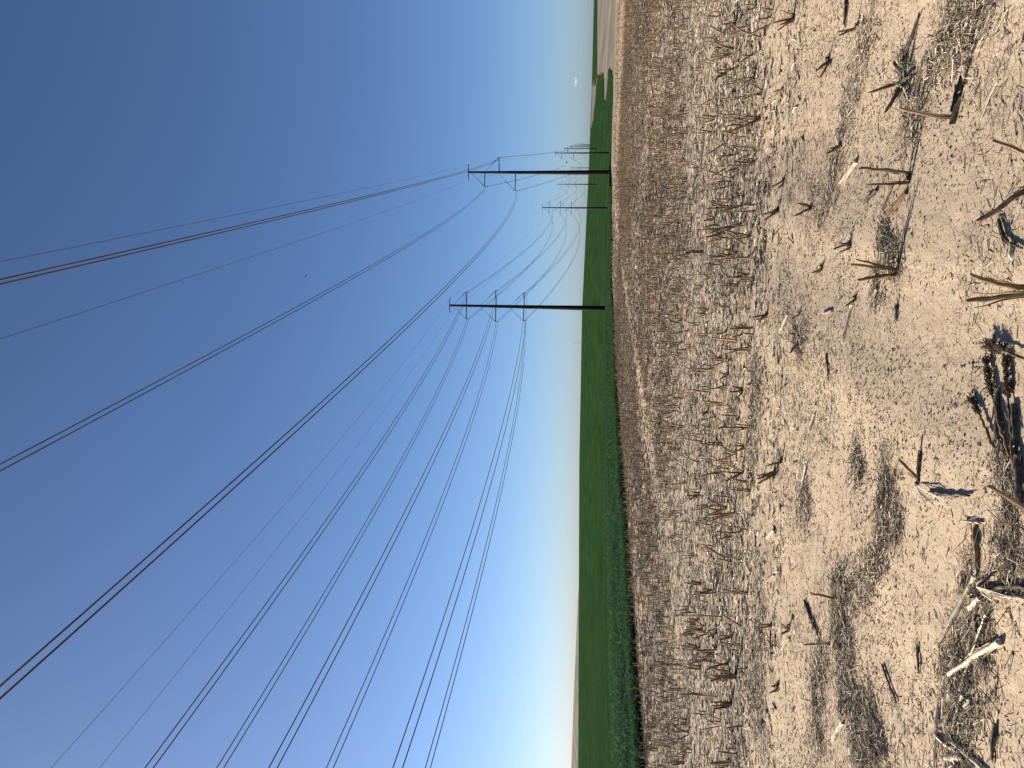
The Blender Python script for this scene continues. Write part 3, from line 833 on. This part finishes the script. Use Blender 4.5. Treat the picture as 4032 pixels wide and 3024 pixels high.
# torn leaf strips and dead weeds
def leaf_bunch(px, ends, label, mat, w, seed, name='torn_leaf', cat='leaf'):
    rng = np.random.default_rng(seed + 300)
    G = gp(*px); root = empty(name, tuple(G)); tag(root, label, cat, 'torn dry leaves')
    for e in ends:
        E_ = gp(*e); s = np.linspace(0, 1, 8)[:, None]
        P = (E_ - G) * s; L = np.linalg.norm(E_ - G)
        P += rng.normal(0, .03 * L, 3) * np.sin(s * 3.1); P[:, 2] += .012 + .03 * np.sin(s[:, 0] * 3) * rng.uniform(.2, 1)
        sd = np.cross(E_ - G, [0, 0, 1]); sd /= np.linalg.norm(sd); sd = sd + [0, 0, rng.uniform(-.6, .6)]
        g = Geo(); g.strip(P, w * np.array([.5, .9, 1, 1, .9, .7, .45, .1]) * rng.uniform(.6, 1.2), sd)
        link('leaf_blade', g.mesh('leaf_blade', mat), root)
leaf_bunch((3620, 1915), [(3700, 1995), (3745, 1977), (3735, 1962), (3690, 1985), (3720, 1985), (3672, 2005)], 'torn pale leaf strips trailing from the single leaning stalk', m_pale, .0032, 1)
leaf_bunch((3862, 2315), [(3940, 2340), (3990, 2350), (3930, 2370), (3905, 2280), (3960, 2365), (4020, 2375), (3900, 2345)], 'heap of pale torn leaves at the big fallen heap', m_pale, .0042, 2)
leaf_bunch((4030, 750), [(3950, 830), (3985, 855), (4010, 870), (3970, 790), (4025, 840)], 'loose pale leaves under the long frayed stalk at the bottom edge', m_pale, .0035, 3)
leaf_bunch((3565, 330), [(3600, 190), (3590, 420), (3545, 430), (3575, 250), (3600, 300)], 'dark torn leaves around the uprooted root ball', m_dark, .007, 4)

def weed(px, size, n, label, mat, seed, squash=.5):
    rng = np.random.default_rng(seed + 700)
    G = gp(*px); root = empty('dead_weed', tuple(G)); tag(root, label, 'weed', 'dead weeds among the stubble')
    g = Geo()
    for k in range(n):
        az = rng.uniform(0, 6.28); el = rng.uniform(.05, 1.2)
        dv = np.array([math.cos(az) * math.cos(el), math.sin(az) * math.cos(el), math.sin(el) * squash])
        L = size * rng.uniform(.5, 1)
        s = np.linspace(0, 1, 7)[:, None]; P = dv * L * s
        P += np.cross(dv, [0, 0, 1]) * rng.uniform(-.35, .35) * L * s ** 2
        P[:, 2] = np.maximum(P[:, 2], .004)
        P += rng.normal(0, .012 * size, P.shape)
        g.tube(P, np.linspace(size * .011, size * .004, 7), 4, False)
        for q in range(3):
            i0 = rng.integers(2, 6); d2 = dv + rng.normal(0, .6, 3); d2[2] = abs(d2[2]) * .5; l2 = L * rng.uniform(.15, .4)
            g.tube(np.array([P[i0], P[i0] + d2 * l2 * .5, P[i0] + d2 * l2 + [0, 0, -.01 * size]]), [size * .006, size * .005, size * .003], 4, False)
    link('branches', g.mesh('branches', mat), root)
weed((2795, 85), .20, 34, 'pale bleached tumbleweed among the stubble on the right', m_pale, 1, .9)
weed((2815, 195), .16, 18, 'loose pale wisp of dead weed left of the tumbleweed', m_pale, 2, .6)
weed((3545, 1020), .16, 14, 'dark branched dead weed beside the three-stalk clump', m_dark, 3, .25)
weed((3856, 1450), .09, 7, 'small wiry dead weed right of the seed heads', m_dark, 4, .3)
weed((3950, 2180), .22, 6, 'thin pale branching weed stem near the bottom edge', m_pale, 5, .12)
weed((3390, 2310), .20, 16, 'tangle of thin dead stems in the litter left of centre', m_pale, 6, .2)
weed((3480, 2030), .18, 14, 'wispy grey dead weed on the litter trail left of centre', m_dark, 7, .2)

# ------------------------------------------------------------------ the other stubble: rows
def row_points(y0, y1, step, keep):
    out = []
    for kb in range(-90, 210):
        bb = kb * .50 + .2
        a = np.arange(0, 150, step) + RNG.uniform(0, step)
        a = a + RNG.uniform(-.4, .4, len(a)) * step
        bj = bb + RNG.normal(0, .22, len(a))
        x = a * ROW[0] + bj * ROW[1]; y = a * ROW[1] - bj * ROW[0]
        out.append(np.stack([x, y], -1))
    P = np.concatenate(out); x, y = P[:, 0], P[:, 1]
    ok = (y > y0) & (y < y1) & (np.abs(x) < .60 * y + .4) & (edge_w(x, y) < -.35)
    B_ = edge_b(x, y)
    ok &= np.abs(B_ + 7.4) > .45
    den = keep * np.clip(1.9 * fbm(x * .35, y * .35, 90, 3) - .25, .1, 1) * (.7 + .3 * sstep(9, 15, y))
    ok &= RNG.random(len(x)) < den * (1 - .9 * sstep(-2, 5, y - strip_start(x / y)))
    return P[ok]

pts = np.concatenate([row_points(7.4, 20, .10, 1.0), row_points(20, 50, .13, 1.0)])
pts = pts[np.argsort(pts[:, 1])]
hand = np.array([gp(*c_[0])[:2] for c_ in CLUMPS])
dist = np.min(np.hypot(pts[:, None, 0] - hand[None, :, 0], pts[:, None, 1] - hand[None, :, 1]), 1)
pts = pts[dist > .22]
protos = []
for k in range(14):
    rng = np.random.default_rng(400 + k); ms = []
    for q in range(rng.integers(1, 4)):
        az = rng.uniform(0, 6.28); le = rng.uniform(.02, .55); hh = rng.uniform(.10, .25)
        b0 = np.array([rng.normal(0, .018), rng.normal(0, .018), -.02])
        me, P, rad = stalk_mesh(b0, b0 + [math.cos(az) * le * hh, math.sin(az) * le * hh, hh], rng.uniform(.0058, .009), rng, m_stalk, 6, 6)
        ms.append(me)
    protos.append(ms)
N_IND = 225
for q, (x, y) in enumerate(pts[:N_IND]):
    o = empty('stubble_clump', (x, y, float(gz(x, y))), random.uniform(0, 6.28))
    s_ = random.uniform(.85, 1.3); o.scale = (s_, s_, s_)
    tag(o, ('single-stalk', 'two-stalk', 'three-stalk')[len(protos[q % 14]) - 1] + ' dry stubble clump in the ' + ('left' if x < -.17 * y else 'right' if x > .17 * y else 'central') + (' part of the nearest dense rows' if q < 110 else ' part of the rows just behind the nearest'), 'stubble', 'stubble clumps of the middle rows')
    for me in protos[q % 14]: link('stalk', me, o)

def tents(P, D, L, w, hgt, tilt=None):
    """small two-faced straw bits: centre, direction, length, half width, ridge height"""
    n = len(P); D = D / np.linalg.norm(D, axis=1)[:, None]
    S = np.stack([-D[:, 1], D[:, 0], np.zeros(n)], -1); S /= np.linalg.norm(S, axis=1)[:, None] + 1e-9
    a = P - D * L[:, None] / 2; b_ = P + D * L[:, None] / 2
    Z = np.zeros((n, 3)); Z[:, 2] = hgt
    w_ = S * w[:, None]
    V = np.stack([a - w_, b_ - w_ * .6, a + Z, b_ + Z, a + w_, b_ + w_ * .6], 1).reshape(-1, 3)
    i = (np.arange(n) * 6)[:, None]
    F = np.concatenate([np.concatenate([i, i + 1, i + 3, i + 2], 1), np.concatenate([i + 2, i + 3, i + 5, i + 4], 1)])
    return V, F

class Bits:
    def __init__(s): s.V = []; s.F = []; s.C = []; s.n = 0
    def add(s, V, F, C):
        k = len(V) // len(C)
        s.V.append(V); s.F.append(F + s.n); s.C.append(np.repeat(C, k, 0)); s.n += len(V)
    def build(s, name, mat): return link(name, mesh_np(name, np.concatenate(s.V), np.concatenate(s.F), mat, False, np.concatenate(s.C)))

m_litter = tint_mat('litter', .85, .2)
# remaining stubble as one mass
sb = Bits()
rest = pts[N_IND:]
far_ = row_points(50, 150, .5, .7)
for PP, ns, wd_ in ((rest, 3, .0075), (far_, 2, .016)):
    x = np.repeat(PP[:, 0], ns) + RNG.normal(0, .025, len(PP) * ns); y = np.repeat(PP[:, 1], ns) + RNG.normal(0, .025, len(PP) * ns)
    n = len(x); hh = RNG.uniform(.08, .25, n); D = np.stack([RNG.normal(0, .28, n), RNG.normal(0, .28, n), np.ones(n)], -1)
    D /= np.linalg.norm(D, axis=1)[:, None]
    base = np.stack([x, y, gz(x, y) - .01], -1); top = base + D * hh[:, None]
    r = RNG.uniform(.75, 1.2, n) * wd_
    th = RNG.uniform(0, 6.28, n)
    ring = [np.stack([np.cos(th + q * 2.094) * r, np.sin(th + q * 2.094) * r, np.zeros(n)], -1) for q in range(3)]
    V = np.stack([base + ring[0], base + ring[1], base + ring[2], top + ring[0] * .8, top + ring[1] * .8, top + ring[2] * .8], 1).reshape(-1, 3)
    i = (np.arange(n) * 6)[:, None]
    F = np.concatenate([np.concatenate([i, i + 1, i + 4, i + 3], 1), np.concatenate([i + 1, i + 2, i + 5, i + 4], 1), np.concatenate([i + 2, i, i + 3, i + 5], 1)])
    kk = RNG.random(n)[:, None]
    C = np.array([.10, .065, .037]) * (1 - kk) + np.array([.33, .24, .15]) * kk
    sb.add(V, F, C)
o = sb.build('stubble_rows', m_litter)
tag(o, 'countless short brown stubble stalks filling the middle and far rows', 'stubble', kind='stuff')

# ------------------------------------------------------------------ straw litter
PAL = np.array([[.52, .43, .31], [.64, .55, .42], [.32, .235, .15], [.21, .152, .10], [.075, .058, .044], [.03, .024, .019]])
def litter(n, d0, d1, l0, l1, w0, w1, dens, pal, lat=.55, hmax=1.0, single=False):
    d = np.sqrt(RNG.uniform(d0 ** 2, d1 ** 2, n)); x = RNG.uniform(-lat, lat, n) * d
    keep = (RNG.random(n) < dens(x, d)) & (edge_w(x, d) < -.1) & (RNG.random(n) < 1 - .85 * sstep(-2, 5, d - strip_start(x / d)))
    x, d = x[keep], d[keep]; n = len(x)
    az = RNG.uniform(0, math.pi, n)
    flat_ = RNG.random(n) < .45                      # much of it laid sideways, imitating the way cast shadows stretch the flecks
    az = np.where(flat_, RNG.normal(.15, .35, n), az)
    D = np.stack([np.cos(az), np.sin(az), RNG.normal(0, .10, n)], -1)
    L = np.exp(RNG.uniform(math.log(l0), math.log(l1), n)); w = RNG.uniform(w0, w1, n)
    P = np.stack([x, d, gz(x, d) + w * .4 + np.abs(D[:, 2]) * L * .3], -1)
    V, F = tents(P, D, L, w, w * RNG.uniform(.6, 1.6, n) * hmax)
    if single:                                        # too far off to show a second face: one leaning blade each
        V = V.reshape(-1, 6, 3)[:, :4].copy(); V[:, 2:, 2] += (w * RNG.uniform(-.4, .7, n))[:, None]; V = V.reshape(-1, 3)
        q_ = (np.arange(n) * 4)[:, None]; F = np.concatenate([q_, q_ + 1, q_ + 3, q_ + 2], 1)
    C = PAL[RNG.choice(6, n, p=pal)] * RNG.uniform(.8, 1.2, n)[:, None]
    return V, F, C

lt = Bits()
patch_ = lambda x, y, s=1.0, sd=31: sstep(.44, .66, fbm(x * 1.1 * s, y * 1.9 * s, sd, 4))
midk = lambda x, y: .3 * sstep(5.6, 7, y) + .7 * sstep(6.8, 8.8, y + 1.8 * (fbm(x * .8, y * .5, 22) - .5))
MIXD = [.10, .06, .18, .24, .26, .16]
PD_ = [.05, .03, .08, .16, .32, .36]  # near flecks: decayed litter, near-black so they also stand for pit shadows
lt.add(*litter(105000, 2.4, 8.8, .004, .019, .0009, .0031, lambda x, y: (.20 + .80 * patch_(x, y, 1.4, 37)) * np.clip(.35 + y / 9, 0, 1), PD_))
lt.add(*litter(36000, 2.4, 8.8, .018, .08, .0007, .0020, lambda x, y: .10 + .9 * patch_(x, y), [.16, .10, .12, .18, .24, .20]))
lt.add(*litter(155000, 5.6, 19, .03, .13, .0026, .0075, lambda x, y: midk(x, y) * (1 - .75 * sstep(13, 19, y)) * np.clip(.40 + .75 * patch_(x, y, .8, 33), 0, 1), [.28, .18, .12, .13, .15, .14]))
lt.add(*litter(160000, 13, 48, .06, .20, .005, .013, lambda x, y: sstep(13, 19, y) * np.clip(.5 + .6 * patch_(x, y, .4, 35), 0, 1) * (1 - .6 * np.exp(-((edge_b(x, y) + 7.4) / .4) ** 2)), [.32, .22, .15, .13, .11, .07], single=True))
lt.add(*litter(60000, 42, 130, .12, .35, .010, .022, lambda x, y: .7, [.25, .20, .20, .17, .11, .07], single=True))
# thick mats of broken leaves, following the trails in the photo
MATS_PX = [
    ([(3300, 2300), (3320, 2450), (3330, 2650), (3360, 2850), (3420, 3020)], .13, 5200),
    ([(3400, 2750), (3450, 2900), (3490, 3020)], .08, 1600),
    ([(3850, 2260), (3840, 2400), (3770, 2600), (3790, 2750), (3770, 2900), (3800, 3020)], .085, 4600),
    ([(3860, 2420), (3870, 2600), (3880, 2720)], .05, 900),
    ([(3500, 1790), (3490, 1950), (3480, 2080), (3450, 2200), (3420, 2290), (3330, 2350)], .085, 3000),
    ([(3530, 1990), (3520, 2120)], .05, 700),
    ([(3360, 1790), (3390, 1850), (3370, 1920)], .05, 500),
    ([(3960, 1780), (3970, 1950), (3980, 2150), (3975, 2260)], .06, 1500),
    ([(3560, 230), (3580, 330), (3585, 430)], .05, 1100),
    ([(3760, 0), (3700, 200), (3640, 330), (3610, 480), (3560, 560)], .07, 1500),
    ([(3880, 0), (3800, 130), (3720, 210)], .12, 1900),
    ([(3440, 40), (3390, 200), (3360, 380), (3310, 560)], .10, 1500),
    ([(3300, 620), (3260, 760), (3220, 820)], .10, 1300),
    ([(3470, 900), (3500, 1000), (3530, 1060)], .06, 900),
    ([(3460, 1080), (3460, 1180)], .06, 500),
    ([(3170, 1280), (3150, 1380), (3100, 1240)], .10, 800),
    ([(2960, 1440), (2990, 1560), (2970, 1700), (2960, 1850)], .16, 1900),
    ([(3170, 1930), (3165, 2030)], .09, 700),
    ([(3000, 2250), (2990, 2450), (2980, 2650), (2990, 2900)], .18, 2200),
    ([(3240, 2500), (3220, 2700), (3230, 2950)], .12, 1300),
]
for pl, wm, cnt in MATS_PX:
    cnt = int(cnt * .85)
    G = np.array([gp(*q) for q in pl]); s = RNG.uniform(0, len(G) - 1, cnt)
    x = np.interp(s, np.arange(len(G)), G[:, 0]); y = np.interp(s, np.arange(len(G)), G[:, 1])
    wob = 1.0 + .7 * (vnoise(s * 3, s * 0, 99) - .5)
    x = x + RNG.normal(0, 1, cnt) * wm * .8 * wob; y = y + RNG.normal(0, 1, cnt) * wm * .8 * wob
    kp = RNG.random(cnt) < sstep(.22, .6, fbm(x * 9, y * 9, 123)) + .1
    x, y, s = x[kp], y[kp], s[kp]; cnt = len(x)
    Tg = np.stack([np.interp(np.clip(s + .1, 0, len(G) - 1), np.arange(len(G)), G[:, c_]) - np.interp(np.clip(s - .1, 0, len(G) - 1), np.arange(len(G)), G[:, c_]) for c_ in (0, 1)], -1)
    az = np.arctan2(Tg[:, 1], Tg[:, 0]) + RNG.normal(0, .75, cnt)
    D = np.stack([np.cos(az), np.sin(az), RNG.normal(0, .22, cnt)], -1)
    far_k = np.clip(y / 4.0, .8, 2.4)
    L = np.exp(RNG.uniform(math.log(.012), math.log(.11), cnt)) * far_k ** .5; w = RNG.uniform(.0008, .0028, cnt) * far_k ** .7
    P = np.stack([x, y, gz(x, y) + RNG.uniform(0, .016, cnt) + np.abs(D[:, 2]) * L * .25], -1)
    V, F = tents(P, D, L, w, w * RNG.uniform(.4, 1.4, cnt))
    C = PAL[RNG.choice(6, cnt, p=[.22, .14, .18, .18, .16, .12])] * RNG.uniform(.8, 1.2, cnt)[:, None]
    lt.add(V, F, C)
o = lt.build('straw_litter', m_litter)
tag(o, 'scattered straw bits and broken leaf litter over the whole stubble field', 'litter', kind='stuff')

# ------------------------------------------------------------------ small far things
def mast():
    x, d = .056 * 3000, 3000.0; z = float(gz(x, d))
    root = empty('distant_mast', (x, d, z)); tag(root, 'thin pale mast just showing above the green skyline', 'mast')
    H = 44.5 - z; g = Geo()
    for q in range(3):
        a = q * 2.094
        g.tube([[math.cos(a) * 1.2, math.sin(a) * 1.2, -1], [math.cos(a) * .3, math.sin(a) * .3, H]], [.14, .1], 6)
    for zz in np.arange(2, H, 4.0):
        k = 1.2 - .9 * zz / H
        for q in range(3):
            a, a2 = q * 2.094, (q + 1) * 2.094
            g.tube([[math.cos(a) * k, math.sin(a) * k, zz], [math.cos(a2) * k, math.sin(a2) * k, min(zz + 4, H)]], [.06, .06], 4)
    link('lattice', g.mesh('lattice', m_arm), root)
    g = Geo(); g.box([0, 0, H + .4], [1.5, .4, .5]); g.tube([[0, 0, H], [0, 0, H + 3]], [.12, .05], 6)
    link('antenna_head', g.mesh('antenna_head', m_arm), root)
mast()

m_bird = grain_mat('bird_plumage', (.015, .014, .014), (.03, .028, .026), (.06, .055, .05), 20)
def bird(px, py, Y, label, rz):
    p = at_depth(px, py, Y)
    g = Geo(); s = np.linspace(-1, 1, 9)
    g.tube(np.stack([s * .13, s * 0, .012 * (1 - s ** 2)], -1), np.array([.004, .018, .032, .04, .042, .036, .024, .02, .003]), 8)
    for sd in (-1, 1):
        g.strip(np.array([[.03, sd * .02, .02], [.05, sd * .13, .07], [.0, sd * .24, .05], [-.06, sd * .33, .02]]), [.05, .05, .035, .006], [1, 0, 0])
    g.strip(np.array([[-.10, 0, 0], [-.19, 0, 0]]), [.014, .035], [0, 1, 0])
    o = link('flying_bird', g.mesh('flying_bird', m_bird), loc=tuple(p)); o.rotation_euler = (.3, 0, rz)
    tag(o, label, 'bird', 'birds in the sky')
bird(2176, 878, 130, 'tiny dark bird low in the sky left of the nearest pole', .6)
bird(1204, 1088, 95, 'tiny dark bird high in the open blue sky', 2.2)

mcl, nt, b = nmat('cloud_white')
b.inputs['Base Color'].default_value = (.82, .82, .84, 1); b.inputs['Roughness'].default_value = 1
b.inputs['Alpha'].default_value = .5
t_ = add(nt, 'ShaderNodeBsdfTranslucent'); t_.inputs[0].default_value = (.95, .95, .95, 1)
tr_ = add(nt, 'ShaderNodeBsdfTransparent'); m1_ = add(nt, 'ShaderNodeMixShader'); m1_.inputs[0].default_value = .7
m2_ = add(nt, 'ShaderNodeMixShader'); m2_.inputs[0].default_value = .6
nt.links.new(b.outputs[0], m2_.inputs[1]); nt.links.new(t_.outputs[0], m2_.inputs[2])
nt.links.new(m2_.outputs[0], m1_.inputs[1]); nt.links.new(tr_.outputs[0], m1_.inputs[2])
nt.links.new(m1_.outputs[0], nt.nodes['Material Output'].inputs[0])
def cloud(px, py, Y, size, seed, label):
    rng = np.random.default_rng(seed); p = at_depth(px, py, Y); g = Geo()
    for k in range(9):
        c_ = np.array([rng.uniform(-1, 1) * size[0], rng.uniform(-.4, .4) * size[0], rng.uniform(-.2, .7) * size[1]]); r = size[1] * rng.uniform(.35, .75)
        ph = np.linspace(.05, math.pi - .05, 9)
        g.tube(np.stack([c_[0] - np.cos(ph) * r * 1.7, c_[1] + ph * 0, c_[2] + ph * 0], -1), np.sin(ph) * r * (1 + rng.normal(0, .08, 9)), 12)
    tag(link('cloud', g.mesh('cloud', mcl, True), loc=tuple(p)), label, 'cloud', 'tiny clouds at the horizon')
cloud(2268, 318, 20000, (120, 40), 1, 'small thin white cloud low over the far right skyline')
cloud(2231, 640, 20000, (35, 35), 2, 'tiny white cloud puff between the distant poles')
